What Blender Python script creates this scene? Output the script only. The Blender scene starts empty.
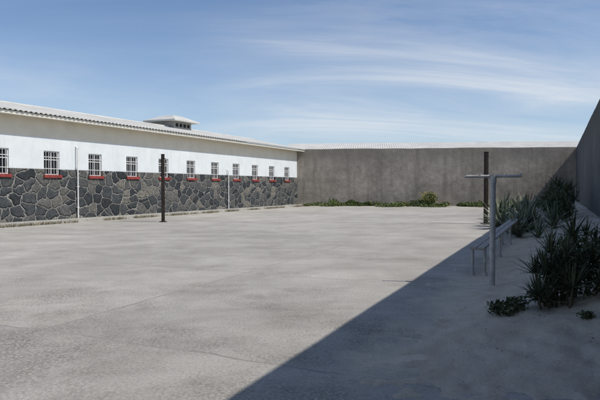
import bpy, bmesh, math, random
from mathutils import Vector, Matrix, noise
random.seed(7)
R=random.uniform
scene=bpy.context.scene
scene.view_settings.view_transform='Standard'
scene.view_settings.look='None'
scene.view_settings.exposure=0

# ------------------------------------------------------------ helpers
def new_obj(name,verts,faces,mat=None,parent=None,smooth=False,mats=None,mi=None):
    me=bpy.data.meshes.new(name); me.from_pydata([tuple(v) for v in verts],[],faces); me.update()
    ob=bpy.data.objects.new(name,me); scene.collection.objects.link(ob)
    if mats:
        for m in mats: me.materials.append(m)
        if mi:
            for p,i in zip(me.polygons,mi): p.material_index=i
    elif mat: me.materials.append(mat)
    if smooth:
        for p in me.polygons: p.use_smooth=True
    if parent: ob.parent=parent
    return ob
def empty(name,loc=(0,0,0),rz=0):
    e=bpy.data.objects.new(name,None); scene.collection.objects.link(e); e.location=loc; e.rotation_euler=(0,0,rz); return e
def box_vf(x0,x1,y0,y1,z0,z1,V,F):
    b=len(V)
    V+=[(x0,y0,z0),(x1,y0,z0),(x1,y1,z0),(x0,y1,z0),(x0,y0,z1),(x1,y0,z1),(x1,y1,z1),(x0,y1,z1)]
    F+=[tuple(b+i for i in f) for f in ((0,3,2,1),(4,5,6,7),(0,1,5,4),(1,2,6,5),(2,3,7,6),(3,0,4,7))]
def box(name,x0,x1,y0,y1,z0,z1,mat,parent=None,bevel=0):
    V=[];F=[];box_vf(x0,x1,y0,y1,z0,z1,V,F)
    o=new_obj(name,V,F,mat,parent)
    if bevel:
        m=o.modifiers.new('b','BEVEL'); m.width=bevel; m.segments=2
    return o
def tube_vf(p0,p1,r0,r1,V,F,n=12):
    p0=Vector(p0);p1=Vector(p1);d=(p1-p0).normalized()
    a=d.orthogonal().normalized();c=d.cross(a);b=len(V)
    for p,r in((p0,r0),(p1,r1)):
        for i in range(n):
            t=2*math.pi*i/n; V.append(tuple(p+a*math.cos(t)*r+c*math.sin(t)*r))
    for i in range(n):
        j=(i+1)%n; F.append((b+i,b+j,b+n+j,b+n+i))
    F.append(tuple(b+i for i in reversed(range(n)))); F.append(tuple(b+n+i for i in range(n)))
def tube(name,p0,p1,r,mat,parent=None,r1=None,n=14):
    V=[];F=[];tube_vf(p0,p1,r,r if r1 is None else r1,V,F,n)
    return new_obj(name,V,F,mat,parent,smooth=False)

# ------------------------------------------------------------ materials
class NT:
    def __init__(s,name,rough=.85):
        s.m=bpy.data.materials.new(name); s.m.use_nodes=True; s.t=s.m.node_tree; s.n=s.t.nodes
        s.b=s.n['Principled BSDF']; s.b.inputs['Roughness'].default_value=rough
        s.b.inputs['Specular IOR Level'].default_value=.25
        s.co=s.n.new('ShaderNodeTexCoord').outputs['Object']
    def link(s,a,b): s.t.links.new(a,b)
    def map(s,scale=(1,1,1),rot=(0,0,0),src=None):
        m=s.n.new('ShaderNodeMapping'); m.inputs['Scale'].default_value=scale; m.inputs['Rotation'].default_value=rot
        s.link(src or s.co,m.inputs[0]); return m.outputs[0]
    def noise(s,scale,detail=5,rough=.6,vec=None,dist=0):
        n=s.n.new('ShaderNodeTexNoise'); n.inputs['Scale'].default_value=scale; n.inputs['Detail'].default_value=detail
        n.inputs['Roughness'].default_value=rough; n.inputs['Distortion'].default_value=dist
        s.link(vec or s.co,n.inputs['Vector']); return n.outputs['Fac']
    def vor(s,scale,feature='F1',vec=None,out='Distance',dim='3D',rnd=1):
        n=s.n.new('ShaderNodeTexVoronoi'); n.voronoi_dimensions=dim; n.feature=feature; n.inputs['Scale'].default_value=scale
        n.inputs['Randomness'].default_value=rnd
        s.link(vec or s.co,n.inputs['Vector']); return n.outputs[out]
    def ramp(s,f,stops,interp='LINEAR'):
        r=s.n.new('ShaderNodeValToRGB'); r.color_ramp.interpolation=interp
        e=r.color_ramp.elements
        while len(e)<len(stops): e.new(.5)
        for el,(p,c) in zip(e,stops):
            el.position=p
            if not hasattr(c,'__len__'): c=(c,c,c)
            el.color=(*c,1)
        s.link(f,r.inputs[0]); return r.outputs[0]
    def mix(s,f,a,b,mode='MIX'):
        m=s.n.new('ShaderNodeMix'); m.data_type='RGBA'; m.blend_type=mode
        for i,v in((0,f),(6,a),(7,b)):
            if isinstance(v,(int,float)): m.inputs[i].default_value=v if i==0 else (v,v,v,1)
            elif isinstance(v,tuple): m.inputs[i].default_value=(*v,1)
            else: s.link(v,m.inputs[i])
        return m.outputs[2]
    def math(s,op,a,b=0,clamp=False):
        m=s.n.new('ShaderNodeMath'); m.operation=op; m.use_clamp=clamp
        for i,v in((0,a),(1,b)):
            if isinstance(v,(int,float)): m.inputs[i].default_value=v
            else: s.link(v,m.inputs[i])
        return m.outputs[0]
    def color(s,c): 
        if isinstance(c,tuple): s.b.inputs['Base Color'].default_value=(*c,1)
        else: s.link(c,s.b.inputs['Base Color'])
    def bump(s,h,strength=.5,dist=.02):
        b=s.n.new('ShaderNodeBump'); b.inputs['Strength'].default_value=strength; b.inputs['Distance'].default_value=dist
        s.link(h,b.inputs['Height']); s.link(b.outputs[0],s.b.inputs['Normal'])

def simple(name,c,rough=.7,var=.25,scale=8,metal=0,bump=0):
    k=NT(name,rough); f=k.noise(scale,4)
    a=tuple(x*(1-var) for x in c); b=tuple(min(1,x*(1+var)) for x in c)
    k.color(k.ramp(f,[(.3,a),(.7,b)])); k.b.inputs['Metallic'].default_value=metal
    if bump: k.bump(f,bump,.01)
    return k.m
def leafmat(name,c1,c2,c3,scale=3):
    k=NT(name,.55)
    g=k.n.new('ShaderNodeNewGeometry').outputs['Random Per Island']
    c=k.ramp(g,[(0,c1),(.6,c2),(1,c3)])
    f=k.noise(scale,2)
    k.color(k.mix(1.0,c,k.ramp(f,[(.3,.55),(.7,1.3)]),'MULTIPLY'))
    return k.m

# concrete yard
k=NT('yard_concrete',.92)
sep=k.n.new('ShaderNodeSeparateXYZ'); k.link(k.co,sep.inputs[0])
big=k.noise(.16,4,.6); mid=k.noise(.8,7,.68,dist=.5); streak=k.noise(.5,5,.7,k.map((.3,1.7,1),(0,0,math.radians(-25))))
fine=k.noise(34,5,.8)
c=k.ramp(mid,[(.28,(.34,.32,.285)),(.5,(.42,.40,.36)),(.7,(.49,.467,.425))])
c=k.mix(1,c,k.ramp(big,[(.35,.87),(.5,.98),(.65,1.07)]),'MULTIPLY')
c=k.mix(1,c,k.ramp(streak,[(.3,.87),(.5,1.0),(.7,1.06)]),'MULTIPLY')
c=k.mix(1,c,k.ramp(fine,[(.3,.60),(.5,1.0),(.7,1.2)]),'MULTIPLY')
stn=k.noise(.55,10,.74,k.map((1,1,1),(0,0,.4)),.3)
c=k.mix(k.ramp(stn,[(.54,0),(.62,.20),(.75,.35)]),c,(.26,.248,.222))
pw=k.n.new('ShaderNodeTexNoise'); pw.inputs['Scale'].default_value=30; pw.inputs['Detail'].default_value=2; k.link(k.co,pw.inputs['Vector'])
pv=k.n.new('ShaderNodeVectorMath'); pv.operation='SCALE'; pv.inputs['Scale'].default_value=.03; k.link(pw.outputs['Color'],pv.inputs[0])
pa=k.n.new('ShaderNodeVectorMath'); pa.operation='ADD'; k.link(k.co,pa.inputs[0]); k.link(pv.outputs[0],pa.inputs[1])
peb=k.vor(27,'F1',pa.outputs[0]); pebc=k.ramp(peb,[(0,1.32),(.3,1.06),(.6,.56)])
near=k.math('SUBTRACT',.75,k.math('MULTIPLY',sep.outputs[1],.08))
wornf=k.math('MULTIPLY',k.math('ADD',near,k.math('MULTIPLY',k.math('SUBTRACT',k.noise(.45,8,.72),.5),6)),.75,True)
c=k.mix(wornf,c,k.mix(1,k.mix(1,c,pebc,'MULTIPLY'),(.91,.90,.88),'MULTIPLY'))
nz=k.n.new('ShaderNodeTexNoise'); nz.inputs['Scale'].default_value=1.6; nz.inputs['Detail'].default_value=4
k.link(k.co,nz.inputs['Vector'])
vs=k.n.new('ShaderNodeVectorMath'); vs.operation='SCALE'; vs.inputs['Scale'].default_value=.2
warp=k.n.new('ShaderNodeVectorMath'); warp.operation='ADD'
k.link(nz.outputs['Color'],vs.inputs[0]); k.link(k.co,warp.inputs[0]); k.link(vs.outputs[0],warp.inputs[1])
rotv=k.map((1,1,1),(0,0,math.radians(24.5)),warp.outputs[0])
br=k.n.new('ShaderNodeTexBrick'); br.offset=0; br.inputs['Scale'].default_value=1; br.inputs['Mortar Size'].default_value=.03
br.inputs['Mortar Smooth'].default_value=.8; br.inputs['Brick Width'].default_value=5.2; br.inputs['Row Height'].default_value=4.6
br.inputs['Color1'].default_value=(.92,.92,.92,1); br.inputs['Color2'].default_value=(1.05,1.045,1.035,1); br.inputs['Mortar'].default_value=(1,1,1,1)
k.link(rotv,br.inputs['Vector'])
c=k.mix(1,c,br.outputs['Color'],'MULTIPLY')
jm=k.math('MULTIPLY',br.outputs['Fac'],k.ramp(mid,[(.40,.15),(.6,.65)]))
c=k.mix(jm,c,(.19,.178,.155))
tw=k.math('MULTIPLY',k.math('SUBTRACT',k.math('ADD',k.math('MULTIPLY',sep.outputs[1],.46),1.5),sep.outputs[0]),1/1.101)
edge=k.math('SUBTRACT',3.15,tw); ye=k.math('MULTIPLY',k.math('SUBTRACT',sep.outputs[1],4.6),1.0)
ed=k.math('MINIMUM',edge,ye)
dn=k.noise(1.1,9,.75)
dust=k.math('ADD',k.math('MULTIPLY',ed,1.3),k.math('ADD',.15,k.math('MULTIPLY',k.math('SUBTRACT',dn,.5),3.0)),True)
sandc=k.mix(1,(.66,.58,.46),k.ramp(fine,[(.3,.8),(.7,1.1)]),'MULTIPLY')
c=k.mix(k.ramp(dn,[(.55,0),(.74,.35)]),c,(.54,.49,.41))
c=k.mix(k.math('MULTIPLY',dust,.97),c,sandc)
k.color(c)
h=k.math('ADD',fine,k.math('MULTIPLY',k.math('MULTIPLY',peb,wornf),-1.3))
h=k.math('ADD',h,k.math('MULTIPLY',mid,1.8))
h=k.math('SUBTRACT',h,jm)
k.bump(h,.8,.012)
M_yard=k.m

# sand
k=NT('sand',.95)
f=k.noise(1.5,7,.65); g=k.noise(34,5,.8)
c=k.ramp(f,[(.3,(.60,.52,.405)),(.7,(.71,.635,.515))])
c=k.mix(1,c,k.ramp(g,[(.3,.8),(.7,1.12)]),'MULTIPLY')
c=k.mix(k.ramp(k.noise(5,6,.75),[(.60,0),(.72,.35)]),c,(.30,.25,.185)); k.color(c)
k.bump(k.math('ADD',k.math('MULTIPLY',k.vor(3.2,'SMOOTH_F1'),2.0),k.math('ADD',k.math('MULTIPLY',f,1.3),k.math('MULTIPLY',g,.2))),1,.10)
M_sand=k.m
M_ground=simple('dry_ground',(.30,.27,.21),.95,.25,.5)

def wallmat(name,base,dark):
    k=NT(name,.92)
    n1=k.noise(.35,5,.65); n2=k.noise(2.2,7,.7); st=k.noise(1.1,5,.65,k.map((1.6,1.6,.16))); fn=k.noise(24,3,.7)
    c=k.ramp(n2,[(.25,tuple(x*.66 for x in base)),(.5,base),(.78,tuple(x*1.32 for x in base))])
    c=k.mix(1,c,k.ramp(n1,[(.35,.72),(.6,1.1)]),'MULTIPLY')
    c=k.mix(k.ramp(st,[(.46,0),(.72,.65)]),c,dark)
    c=k.mix(1,c,k.ramp(fn,[(.3,.82),(.7,1.12)]),'MULTIPLY')
    s=k.n.new('ShaderNodeSeparateXYZ'); k.link(k.co,s.inputs[0])
    top=k.math('ADD',s.outputs[2],k.math('MULTIPLY',n2,1.2))
    c=k.mix(k.ramp(k.math('MULTIPLY',top,.2),[(.80,0),(1.05,.5)]),c,dark)
    k.color(c); k.bump(k.math('ADD',k.math('MULTIPLY',fn,.5),n2),.8,.04)
    return k.m
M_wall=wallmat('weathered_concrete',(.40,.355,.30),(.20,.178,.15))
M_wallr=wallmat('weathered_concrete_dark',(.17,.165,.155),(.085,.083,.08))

# rubble stone
k=NT('rubble_stone',.85)
wn=k.n.new('ShaderNodeTexNoise'); wn.inputs['Scale'].default_value=2.6; wn.inputs['Detail'].default_value=4; k.link(k.co,wn.inputs['Vector'])
vs=k.n.new('ShaderNodeVectorMath'); vs.operation='SCALE'; vs.inputs['Scale'].default_value=.42; k.link(wn.outputs['Color'],vs.inputs[0])
va=k.n.new('ShaderNodeVectorMath'); va.operation='ADD'; k.link(k.co,va.inputs[0]); k.link(vs.outputs[0],va.inputs[1])
sp=k.n.new('ShaderNodeSeparateXYZ'); k.link(va.outputs[0],sp.inputs[0])
cb=k.n.new('ShaderNodeCombineXYZ'); k.link(k.math('MULTIPLY',sp.outputs[0],.78),cb.inputs[0]); k.link(sp.outputs[2],cb.inputs[1])
e=k.vor(2.2,'DISTANCE_TO_EDGE',cb.outputs[0],dim='2D'); cc=k.vor(2.2,'F1',cb.outputs[0],'Color','2D')
sc=k.n.new('ShaderNodeSeparateColor'); k.link(cc,sc.inputs[0])
c=k.ramp(sc.outputs[0],[(0,(.03,.036,.04)),(.4,(.06,.067,.071)),(.75,(.105,.105,.10)),(1,(.18,.17,.145))])
c=k.mix(1,c,k.ramp(k.noise(9,5,.7),[(.3,.5),(.7,1.5)]),'MULTIPLY')
n6=k.noise(5,4)
e2=k.math('ADD',e,k.math('MULTIPLY',k.math('SUBTRACT',n6,.5),.07))
mort=k.ramp(e2,[(0,1),(.022,1),(.046,0)])
c=k.mix(mort,c,k.ramp(n6,[(.3,(.20,.195,.18)),(.7,(.38,.37,.345))]))
k.color(c)
k.bump(k.math('ADD',k.ramp(e2,[(0,.35),(.030,.3),(.045,0),(.16,.9),(1,1)]),k.math('MULTIPLY',n6,.5)),1,.06)
M_stone=k.m

k=NT('painted_plaster',.85)
n1=k.noise(1.2,6,.65)
c=k.ramp(n1,[(.3,(.67,.71,.72)),(.7,(.78,.815,.82))])
c=k.mix(k.ramp(k.noise(2,5,.7,k.map((1.5,1.5,.2))),[(.52,0),(.8,.45)]),c,(.50,.50,.47))
k.color(c); M_plaster=k.m
k=NT('shade_tinted_plaster',.85)  # warm tint painted in so the blue shade under the eave turns neutral
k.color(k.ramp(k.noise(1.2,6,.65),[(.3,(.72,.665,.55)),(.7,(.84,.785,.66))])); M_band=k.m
M_white=simple('white_paint',(.74,.74,.72),.5,.08,5)
M_cream=simple('cream_paint',(.72,.69,.60),.6,.12,3)
M_red=simple('red_sill_paint',(.26,.05,.042),.55,.25,6)
M_glass=simple('dark_glass',(.02,.024,.028),.12,.3,2)
k=NT('roof_sheet',.8)
c=k.ramp(k.noise(.8,5,.65),[(.3,(.48,.47,.44)),(.7,(.63,.62,.58))])
c=k.mix(k.ramp(k.noise(1.5,5,.7),[(.6,0),(.8,.4)]),c,(.32,.30,.27)); k.color(c); M_roof=k.m
M_iron=simple('rusty_iron',(.035,.028,.024),.7,.5,9,.3,.3)
k=NT('galvanised_pipe',.5); k.b.inputs['Metallic'].default_value=.2
c=k.ramp(k.noise(7,6,.7),[(.3,(.30,.30,.29)),(.65,(.50,.50,.48))]); c=k.mix(k.ramp(k.noise(4,5,.7),[(.56,0),(.70,.8)]),c,(.16,.10,.07)); k.color(c); M_pipe=k.m
k=NT('weathered_wood',.85)
k.color(k.ramp(k.noise(4,6,.7,k.map((1,12,12))),[(.3,(.24,.22,.20)),(.7,(.48,.46,.42))])); M_wood=k.m
M_conc=simple('kerb_concrete',(.40,.385,.35),.9,.2,1.5,0,.4)
M_hut=simple('hut_render',(.30,.30,.29),.85,.2,2)
M_dark=simple('dark_void',(.02,.02,.02),.9)

# ------------------------------------------------------------ layout functions
def wallX(Y): return 1.5+.46*Y           # inner face of right-hand wall
def sss(a,b,x):
    x=max(0,min(1,(x-a)/(b-a))); return x*x*(3-2*x)
def sandh(X,Y):
    t=(wallX(Y)-X)/1.101
    n=noise.noise(Vector((X*.55,Y*.4,3))); n2=noise.noise(Vector((X*1.9,Y*1.7,9))); n3=noise.noise(Vector((X*4.5,Y*4.5,5))); n4=noise.noise(Vector((X*10,Y*10,2)))
    W=2.75+.5*n
    h=.52*sss(0,1,1-t/W)**1.0
    h*=sss(3.6,6.6,Y-.1*(X-2)+.3*n)
    h+=.06*n2*sss(0,.2,h)+.024*n3+.010*n4
    return h-.014

new_obj('ground',[(-900,-900,-.06),(900,-900,-.06),(900,900,-.06),(-900,900,-.06)],[(0,1,2,3)],M_ground)
def bX(Y): return -24.23+.491*Y
yard=[(bX(-12)-.2,-12,0),(wallX(-12)+.1,-12,0),(wallX(46)+.1,46.1,0),(bX(48.8),48.9,0)]
new_obj('concrete_yard',yard,[(0,1,2,3)],M_yard)

V=[];F=[];nx,ny=120,420
for j in range(ny+1):
    Y=3.4+(46-3.4)*(j/ny)**1.7
    for i in range(nx+1):
        X=wallX(Y)+.05-3.9*(i/nx)
        z=sandh(X,Y)
        if i>nx-6: z=min(z,-.02)
        V.append((X,Y,z))
for j in range(ny):
    for i in range(nx):
        a=j*(nx+1)+i; q=(a,a+nx+1,a+nx+2,a+1)
        if max(V[z][2] for z in q)>0: F.append(q)
new_obj('sand',V,F,M_sand,smooth=True)

# ------------------------------------------------------------ walls
def prism(name,p0,p1,th,h,mat,side=1,segs=60):
    p0=Vector((*p0,0));p1=Vector((*p1,0)); L=(p1-p0).length; ang=math.atan2(p1.y-p0.y,p1.x-p0.x)
    root=empty(name,p0,ang)
    y0,y1=(0,th) if side>0 else (-th,0)
    V=[];F=[]
    for i in range(segs+1):
        x=L*i/segs; dz=.03*noise.noise(Vector((x*.6,ang*5,0)))
        V+=[(x,y0,-.1),(x,y0,h+dz),(x,y1,h+dz),(x,y1,-.1)]
    for i in range(segs):
        a=4*i
        for q in range(3): F.append((a+q,a+4+q,a+5+q,a+1+q))
    F+=[(0,1,2,3),(4*segs+3,4*segs+2,4*segs+1,4*segs)]
    o=new_obj('wall_body',V,F,mat,root)
    m=o.modifiers.new('b','BEVEL'); m.width=.03; m.segments=2; m.limit_method='ANGLE'
    return root
prism('concrete_wall',(bX(48.8)-.3,48.84),(wallX(46)+.6,45.95),.3,4.9,M_wall,1)
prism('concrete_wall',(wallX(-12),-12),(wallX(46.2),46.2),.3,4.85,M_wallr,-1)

# ------------------------------------------------------------ prison building
ang=math.atan2(1,.491); YO=6.0
B=empty('prison_building',(bX(YO),YO,0),ang)
s_=1.114
END=(48.8-YO)*s_
wins=[(23.6+2.35*kk-YO)*s_ for kk in range(-7,11)]
wins=[u for u in wins if u>1]
WW=.43; Z0,Z1,ZS,ZE=2.15,3.26,2.42,4.74
def facade(name,y,zc,mat,depth):
    us=[0]
    for u in wins: us+=[u-WW,u+WW]
    us.append(END)
    V=[];F=[]
    def q(a,b,c,d):
        n=len(V);V.extend([a,b,c,d]);F.append((n,n+1,n+2,n+3))
    for i in range(len(us)-1):
        isw=i%2==1
        for j in range(len(zc)-1):
            za,zb=zc[j],zc[j+1]
            mid=(za+zb)/2; a,b=us[i],us[i+1]
            if isw and Z0<mid<Z1:
                q((a,y,za),(a,depth,za),(a,depth,zb),(a,y,zb)); q((b,depth,za),(b,y,za),(b,y,zb),(b,depth,zb))
                if abs(za-Z0)<1e-4: q((a,y,za),(b,y,za),(b,depth,za),(a,depth,za))
                if abs(zb-Z1)<1e-4: q((a,depth,zb),(b,depth,zb),(b,y,zb),(a,y,zb))
                continue
            q((a,y,za),(b,y,za),(b,y,zb),(a,y,zb))
    if y<0:
        for i in range(0,len(us)-1,2): q((us[i],y,zc[-1]),(us[i+1],y,zc[-1]),(us[i+1],.01,zc[-1]),(us[i],.01,zc[-1]))
    return new_obj(name,V,F,mat,B)
facade('stone_wall',-.05,[-.1,Z0,ZS],M_stone,.16)
facade('plaster_wall',0,[ZS,Z1,3.86],M_plaster,.16)
new_obj('plaster_band',[(0,0,3.86),(END,0,3.86),(END,0,ZE),(0,0,ZE)],[(0,1,2,3)],M_band,B)  # top of the wall in eave shade, with the warm tint in its colour
box('side_and_rear_walls',0.01,END-.01,.3,8.4,-.1,4.7,M_plaster,B)
box('near_end_wall',-.1,-.002,-.05,8.4,-.1,4.7,M_stone,B)
for wi,u in enumerate(wins):
    V=[];F=[]
    box_vf(u-WW,u+WW,.13,.14,Z0,Z1,V,F); new_obj('window_glass',V,F,M_glass,B)
    V=[];F=[]
    box_vf(u-WW,u-WW+.05,.06,.12,Z0,Z1,V,F); box_vf(u+WW-.05,u+WW,.06,.12,Z0,Z1,V,F)
    box_vf(u-WW+.05,u+WW-.05,.06,.12,Z0,Z0+.05,V,F); box_vf(u-WW+.05,u+WW-.05,.06,.12,Z1-.05,Z1,V,F)
    box_vf(u-WW+.05,u+WW-.05,.075,.115,2.84,2.88,V,F)
    box_vf(u-.017,u+.017,.08,.11,Z0+.05,2.838,V,F); box_vf(u-.017,u+.017,.08,.11,2.882,Z1-.05,V,F)
    new_obj('window_frame',V,F,M_white,B)
    V=[];F=[]
    for i in range(5): 
        x=u-WW+.14+i*(2*WW-.28)/4; tube_vf((x,.03,Z0),(x,.03,Z1),.011,.011,V,F,6)
    for z in (2.45,2.98): box_vf(u-WW,u+WW,.012,.02,z-.014,z+.014,V,F)
    new_obj('window_bars',V,F,M_white,B)
    box('window_sill',u-WW-.07,u+WW+.07,-.12,.10,Z0-.13,Z0+.012,M_red,B,.008)
box('soffit',-.3,END+.2,-.60,-.002,4.70,4.735,M_cream,B)
box('fascia',-.3,END+.2,-.635,-.602,4.66,4.80,M_cream,B)
def corr(name,x0,x1,prof,mat,parent,pitch=.25,amp=.028,sub=6,th=.02):
    n=int((x1-x0)/pitch*sub); V=[];F=[];m=len(prof)
    for i in range(n+1):
        x=x0+(x1-x0)*i/n; dz=amp*math.cos(2*math.pi*(x-x0)/pitch)
        for (y,z) in prof: V.append((x,y,z+dz))
        for (y,z) in prof: V.append((x,y,z+dz-th))
    for i in range(n):
        a=i*2*m;b=a+2*m
        for j in range(m-1):
            F.append((a+j,b+j,b+j+1,a+j+1)); F.append((a+m+j,a+m+j+1,b+m+j+1,b+m+j))
        F.append((a,a+m,b+m,b)); F.append((a+m-1,b+m-1,b+2*m-1,a+2*m-1))
    return new_obj(name,V,F,mat,parent,smooth=False)
RZ=lambda y:4.85+.2*(y+.72)
corr('corrugated_roof',-.4,END+.25,[(-.72,4.85),(1.2,RZ(1.2)),(4.5,RZ(4.5)),(9.1,RZ(4.5)-.92)],M_roof,B)
V=[];F=[];tube_vf((-.4,4.5,RZ(4.5)+.03),(END+.25,4.5,RZ(4.5)+.03),.07,.07,V,F,8);new_obj('ridge_cap',V,F,M_roof,B)
for Yp,zt in((27.2,3.45),(39.0,2.7)):
    u=(Yp-YO)*s_
    V=[];F=[];tube_vf((u,-.13,.1),(u,-.13,zt),.035,.035,V,F,12);tube_vf((u,-.13,zt),(u,.0,zt+.12),.035,.035,V,F,12)
    for z in (.6,1.6,2.5): box_vf(u-.06,u+.06,-.16,-.051,z,z+.04,V,F)
    new_obj('drain_pipe',V,F,M_white,B)
hu=(41.2-YO)*s_-2.2; hy=5.0; zr=RZ(4.5)-.2
box('roof_lantern_body',hu-1.0,hu+1.0,hy-1.0,hy+1.0,zr-.3,6.30,M_hut,B)
for i in range(4):
    x=hu-.8+i*.44
    box('lantern_louvre',x,x+.28,hy-1.02,hy-1.003,zr+.25,6.18,M_dark,B)
V=[(hu-1.45,hy-1.45,6.32),(hu+1.45,hy-1.45,6.32),(hu+1.45,hy+1.45,6.32),(hu-1.45,hy+1.45,6.32),
   (hu-1.45,hy-1.45,6.42),(hu+1.45,hy-1.45,6.42),(hu+1.45,hy+1.45,6.42),(hu-1.45,hy+1.45,6.42),
   (hu-.5,hy-.5,6.82),(hu+.5,hy-.5,6.82),(hu+.5,hy+.5,6.82),(hu-.5,hy+.5,6.82)]
F=[(3,2,1,0),(0,1,5,4),(1,2,6,5),(2,3,7,6),(3,0,4,7),(4,5,9,8),(5,6,10,9),(6,7,11,10),(7,4,8,11),(8,9,10,11)]
new_obj('roof_lantern_cap',V,F,M_roof,B)

P=empty('footpath',(bX(YO),YO,0),ang)
box('path_slab',0,END-.1,-1.25,-.052,-.05,.09,M_conc,P,.015)
x=0
V=[];F=[]
while x<END-1:
    box_vf(x,x+.985,-1.40,-1.255,-.05,.115+R(-.006,.006),V,F); x+=1
new_obj('kerb',V,F,M_conc,P)

a0=Vector((-1.2,49.6)); a1=Vector((26,46.2)); dd=a1-a0
RB=empty('rear_building',(a0.x,a0.y,0),math.atan2(dd.y,dd.x))
box('rear_walls',0,dd.length,.5,9,-.1,4.8,M_hut,RB)
corr('rear_roof',-.3,dd.length,[(-.1,4.86),(4.6,5.78),(9.4,4.9)],M_roof,RB,.2,.012)

# ------------------------------------------------------------ posts
def iron_post(X,Y,h,w=.075):
    e=empty('net_post',(X,Y,0),.3)
    box('shaft',-w,w,-w,w,-.1,h,M_iron,e,.01)
    box('base_plate',-.16,.16,-.16,.16,0.004,.03,M_iron,e,.004)
    box('cap',-w-.012,w+.012,-w-.012,w+.012,h+.001,h+.02,M_iron,e)
    V=[];F=[]
    for z in (h-.18,h-.9,1.1): tube_vf((w,0,z),(w+.07,0,z),.014,.014,V,F,8); 
    new_obj('net_hook',V,F,M_iron,e)
iron_post((163-300)/560*25.6,25.6,3.08,.075)
iron_post((486-300)/560*24.2,24.2,3.1,.07)

X,Y=3.10,9.0
T=empty('clothesline_post',(X,Y,0),math.radians(-8))
tube('upright',(0,0,-.1),(0.0,0,1.735),.045,M_pipe,T,n=20)
tube('crossbar',(-.44,0,1.77),(.44,0,1.775),.024,M_pipe,T,n=16)
tube('collar',(0,0,1.66),(0,0,1.80),.054,M_pipe,T,n=20)
V=[];F=[]
for x in(-.42,-.2,.2,.42): tube_vf((x,-.02,1.79),(x,-.02,1.83),.006,.006,V,F,6)
new_obj('line_hook',V,F,M_pipe,T)

bx,by=3.13,9.9; bl=9.8
bench=empty('bench',(bx,by,0),math.atan2(1,.46))
V=[];F=[]
for i in range(2):
    y0=-.14+i*.14; box_vf(0,bl,y0,y0+.128,.50,.54,V,F)
o=new_obj('seat',V,F,M_wood,bench); m=o.modifiers.new('b','BEVEL'); m.width=.006
for i,xx in enumerate((.25,3.2,6.2,9.2)):
    V=[];F=[]
    for y in(-.11,.10):
        tube_vf((xx,y,-.1),(xx,y,.46),.028,.028,V,F,10)
        tube_vf((xx,y,.0),(xx,y,.07),.05,.04,V,F,10)
    box_vf(xx-.03,xx+.03,-.14,.13,.462,.498,V,F)
    new_obj('leg_%d'%(i+1),V,F,M_pipe,bench)

# ------------------------------------------------------------ plants
def blade(V,F,base,dirh,elev,L,w,droop,seg=6,fold=.25):
    p=Vector(base); d=Vector((math.cos(dirh)*math.cos(elev),math.sin(dirh)*math.cos(elev),math.sin(elev)))
    side=Vector((-math.sin(dirh),math.cos(dirh),0)); b=len(V)
    for i in range(seg+1):
        t=i/seg; ww=w*(.75+.5*t-1.25*t**2.2) if t<1 else 0.002
        ww=max(ww,.002); up=side.cross(d)
        V.append(tuple(p-side*ww+up*ww*fold)); V.append(tuple(p)); V.append(tuple(p+side*ww+up*ww*fold))
        p=p+d*(L/seg); d=(d+Vector((0,0,-droop/seg))).normalized()
    for i in range(seg):
        a=b+3*i; F.append((a,a+1,a+4,a+3)); F.append((a+1,a+2,a+5,a+4))
M_agave=leafmat('agave_leaf',(.10,.125,.08),(.17,.20,.135),(.30,.31,.21))
M_agdark=leafmat('aloe_leaf',(.035,.05,.03),(.07,.092,.05),(.16,.17,.095))
M_bush=leafmat('bush_leaf',(.035,.05,.023),(.065,.088,.038),(.15,.165,.08))
M_green=leafmat('groundcover_leaf',(.06,.09,.03),(.10,.155,.04),(.24,.24,.09),.8)
M_dry=leafmat('dry_grass',(.12,.11,.05),(.22,.19,.10),(.30,.26,.15),1)
M_yel=simple('yellow_flower',(.55,.42,.04),.6,.2)
M_stem=simple('plant_stem',(.10,.08,.055),.9,.3,8)
def agave(X,Y,size,n,mat=M_agave,name='agave_plant',lift=0):
    V=[];F=[]
    for i in range(n):
        q=i/n; el=math.radians(82-70*q+R(-9,9)); 
        blade(V,F,(R(-.05,.05)*size,R(-.05,.05)*size,.02+.1*size*(1-q)),i*2.399+R(-.3,.3),el,size*R(.7,1.1),size*.06*R(.8,1.2),R(.1,1.1))
    o=new_obj(name,V,F,mat); o.location=(X,Y,sandh(X,Y)+lift); return o
def leafblob(V,F,c,r,n,ls,flat=1,rng=None):
    for _ in range(n):
        while True:
            v=Vector((R(-1,1),R(-1,1),R(-1,1)))
            if .25<v.length<1: break
        v=v*(.75+.45*noise.noise(v*2.3+Vector(c)))
        p=Vector(c)+Vector((v.x*r,v.y*r,v.z*r*flat))
        if p.z<0: p.z=R(0,.04)
        d=Vector((R(-1,1),R(-1,1),R(-.3,1))).normalized(); s=d.cross(Vector((R(-1,1),R(-1,1),R(-1,1)))).normalized()
        l=ls*R(.6,1.3); w=l*.28; b=len(V); nrm=d.cross(s)*w*.3
        V+= [tuple(p),tuple(p+d*l*.5+s*w+nrm),tuple(p+d*l),tuple(p+d*l*.5-s*w+nrm)]
        F.append((b,b+1,b+2,b+3))
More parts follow.
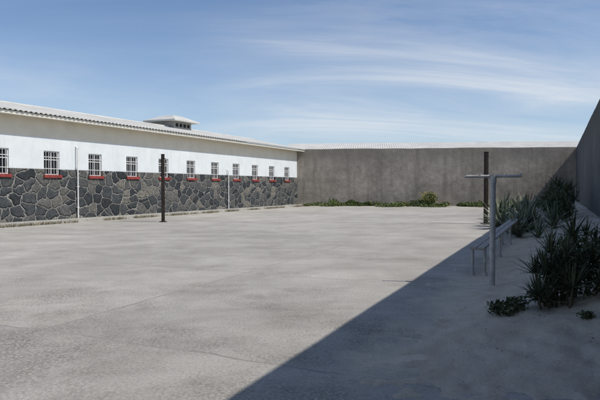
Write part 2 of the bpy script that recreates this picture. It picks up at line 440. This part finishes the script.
def bush(X,Y,blobs,ls,mat,name='shrub',n=500,aloe=0,aL=.4,mat2=None,lift=0):
    V=[];F=[];mi=[]
    for (x,y,z,r,fl) in blobs:
        leafblob(V,F,(x,y,z),r,int(n*r*r/.16),ls,fl)
    mi=[0]*len(F)
    for (x,y,z,r,fl) in blobs:
        tube_vf((x*.5,y*.5,-.05),(x,y,z),.018,.008,V,F,6)
    mi+=[1]*(len(F)-len(mi))
    for _ in range(aloe):
        bb=random.choice(blobs); th=R(0,6.28); rr=bb[3]*R(.2,.9)
        c=(bb[0]+math.cos(th)*rr,bb[1]+math.sin(th)*rr,max(.04,bb[2]+bb[3]*bb[4]*R(-.6,.8)))
        k0=len(F); tube_vf((c[0]*.8,c[1]*.8,-.05),c,.016,.012,V,F,6); mi+=[1]*(len(F)-k0); k0=len(F)
        m=random.randint(16,24)
        for i in range(m):
            q=i/m; blade(V,F,c,i*2.399,math.radians(85-80*q+R(-8,8)),aL*R(.7,1.15),aL*.055,R(-.3,.7),5,.5)
        mi+=[2]*(len(F)-k0)
    o=new_obj(name,V,F,mats=[mat,M_stem,mat2 or mat],mi=mi); o.location=(X,Y,sandh(X,Y)+lift); return o
bush(2.90,6.35,[(0,0,.20,.26,.9),(.3,.05,.28,.34,1),(.18,.3,.45,.28,1),(.45,.25,.62,.25,1),(-.12,.1,.10,.2,.7),(.62,.1,.35,.35,1)],.055,M_bush,'aloe_shrub',420,30,.30,M_agdark)
bush(3.95,8.0,[(0,0,.2,.32,.9),(.3,.2,.35,.3,1)],.06,M_bush,'aloe_shrub',330,13,.30,M_agdark)
bush(2.36,6.35,[(0,0,.08,.17,.8),(.14,.05,.11,.15,.8),(-.1,.08,.07,.13,.7)],.045,M_bush,'shrub',1600)
bush(2.95,5.75,[(0,0,.03,.09,.6),(.06,.02,.03,.06,.7)],.035,M_bush,'weed',2500)
for (X,Y,s,n) in ((6.9,17.6,.95,34),(7.9,19.5,1.15,36),(8.7,21.6,1.3,38),(7.6,21.2,1.1,30),(9.4,23.5,1.35,34),(6.9,16.2,.65,24),(8.3,18.3,.9,28),(8.5,20.4,1.1,34),(10.2,25.5,1.4,30),(5.9,13.2,.5,20),(7.2,18.9,1.0,30),(8.0,22.6,1.2,32),(9.2,25.0,1.3,32),(10.0,27.5,1.4,30)):
    agave(X,Y,s,n)
for (X,Y,sc) in ((9.9,20.8,.8),(10.8,23.3,1.0),(12.0,26.6,1.1)):
    bush(X,Y,[(0,0,.5*sc,.6*sc,1),(.3,.5,1.0*sc,.5*sc,1),(-.3,-.3,.35*sc,.5*sc,.9),(.1,.9,.6*sc,.6*sc,1)],.10,M_bush,'shrub',240,10,.5*sc+.1,M_agdark)
def bwY(X): return 48.84+(X-(-.56))*(45.95-48.84)/(23.26+.56)
V=[];F=[]
def cover(x0,x1,depth,hgt,n,ls,off=.1):
    for _ in range(n):
        X=R(x0,x1); dp=off+depth*abs(R(0,1))*(.6+.8*noise.noise(Vector((X*.35,4,0))))
        hh=hgt*max(.12,(.45+1.2*noise.noise(Vector((X*.9,dp*1.2,7)))))*R(0,1)
        if noise.noise(Vector((X*.6,dp*.7,2)))<-.15: continue
        p=Vector((X,bwY(X)-.1-dp,hh)); d=Vector((R(-1,1),R(-1,1),R(-.1,1))).normalized()
        s=d.cross(Vector((R(-1,1),R(-1,1),R(-1,1)))).normalized(); l=ls*R(.6,1.4); w=l*.35; b=len(V)
        V.extend([tuple(p),tuple(p+d*l*.5+s*w),tuple(p+d*l),tuple(p+d*l*.5-s*w)]); F.append((b,b+1,b+2,b+3))
cover(.3,21,3.8,.34,18000,.12); cover(6,21,4.8,.42,10000,.13); cover(2.5,6,1.2,.7,2200,.14)
new_obj('groundcover_plants',V,F,M_green)
o=bush(10.3,45.6,[(0,0,.5,.6,1),(.6,.1,.6,.5,1),(-.6,.1,.35,.45,.9),(.3,0,.95,.35,1),(-1.1,.1,.25,.4,.8)],.13,M_green,'flowering_shrub',170,0); o.location.z=0
V=[];F=[]
for _ in range(120): leafblob(V,F,(R(-.6,.9),R(-.4,.4),R(.4,1.2)),.06,3,.07)
o=new_obj('flowers',V,F,M_yel); o.parent=bpy.data.objects['flowering_shrub']
V=[];F=[]
bd=Vector((.4407,.8977,0)); bn=Vector((.8977,-.4407,0)); bo=Vector((bX(YO),YO,0))
for _ in range(2600):
    u=R(3,END-1.5); 
    if noise.noise(Vector((u*.45,0,5)))<-.12: continue
    off=1.42+abs(random.gauss(0,.16)); p=bo+bd*u+bn*off
    for q in range(3): blade(V,F,(p.x+R(-.03,.03),p.y+R(-.03,.03),0),R(0,6.28),math.radians(R(35,85)),R(.05,.2),.007,R(.2,1),2,0)
new_obj('dry_grass',V,F,M_dry)
V=[];F=[]
for _ in range(1000):
    Y=R(4.9,13); t=abs(random.gauss(.7,.6)); X=wallX(Y)-t*1.101-.1
    if noise.noise(Vector((X*1.5,Y*1.5,8)))<-.05: continue
    z=max(0,sandh(X,Y))+.006; a=R(0,6.28); l=R(.01,.035); w=l*R(.15,.4); b=len(V)
    ca,sa=math.cos(a),math.sin(a)
    V+=[(X,Y,z),(X+ca*l*.5-sa*w,Y+sa*l*.5+ca*w,z+R(0,.012)),(X+ca*l,Y+sa*l,z+R(0,.01)),(X+ca*l*.5+sa*w,Y+sa*l*.5-ca*w,z)]
    F.append((b,b+1,b+2,b+3))
new_obj('leaf_litter',V,F,M_stem)

# ------------------------------------------------------------ light / world
alpha=math.radians(-20); el=math.radians(53.1)
S=Vector((math.cos(alpha)*math.cos(el),math.sin(alpha)*math.cos(el),math.sin(el)))
sun=bpy.data.lights.new('sun','SUN'); sun.energy=3.65; sun.angle=math.radians(.5); sun.color=(1,.945,.87)
so=bpy.data.objects.new('sun',sun); scene.collection.objects.link(so); so.rotation_euler=S.to_track_quat('Z','Y').to_euler(); so.location=(10,-5,30)
w=bpy.data.worlds.new('World'); scene.world=w; w.use_nodes=True; t=w.node_tree; N=t.nodes; bg=N['Background']
sky=N.new('ShaderNodeTexSky'); sky.sky_type='NISHITA'; sky.sun_disc=False; sky.sun_elevation=el; sky.sun_rotation=math.atan2(S.x,S.y)
sky.air_density=1.0; sky.dust_density=.3; sky.ozone_density=2.5
class W(NT):
    def __init__(s): s.t=t; s.n=N; s.co=N.new('ShaderNodeTexCoord').outputs['Generated']
k=W()
sp=N.new('ShaderNodeSeparateXYZ'); t.links.new(k.co,sp.inputs[0])
zz=k.math('ADD',k.math('MAXIMUM',sp.outputs[2],0),.10)
cb=N.new('ShaderNodeCombineXYZ'); t.links.new(k.math('DIVIDE',sp.outputs[0],zz),cb.inputs[0]); t.links.new(k.math('DIVIDE',sp.outputs[1],zz),cb.inputs[1])
p=k.map((.45,1.0,1),(0,0,math.radians(-48)),cb.outputs[0])
n1=k.noise(.8,9,.60,p,.8)
cov=k.math('ADD',k.noise(.33,3,.5,cb.outputs[0]),k.math('MULTIPLY',sp.outputs[0],.20))
f=k.math('MULTIPLY',k.ramp(n1,[(.34,0),(.52,.35),(.70,1)]),k.ramp(cov,[(.38,.12),(.60,.85)]))
skyc=k.mix(1,sky.outputs[0],(.82,.99,1.18),'MULTIPLY')
haze=k.ramp(sp.outputs[2],[(0,.5),(.10,.34),(.25,.10),(.5,0)])
skyc=k.mix(haze,skyc,(7.2,8.1,9.0))
c=k.mix(f,skyc,(8.8,9.0,9.2))
t.links.new(c,bg.inputs['Color']); bg.inputs['Strength'].default_value=.094
w.cycles.sampling_method='MANUAL'; w.cycles.sample_map_resolution=256

cam=bpy.data.cameras.new('camera'); co=bpy.data.objects.new('camera',cam); scene.collection.objects.link(co)
cam.sensor_width=36; cam.lens=33.6; cam.clip_end=3000; cam.clip_start=.05
co.location=(0,0,1.6); co.rotation_euler=(math.radians(90-1.33),0,0)
scene.camera=co
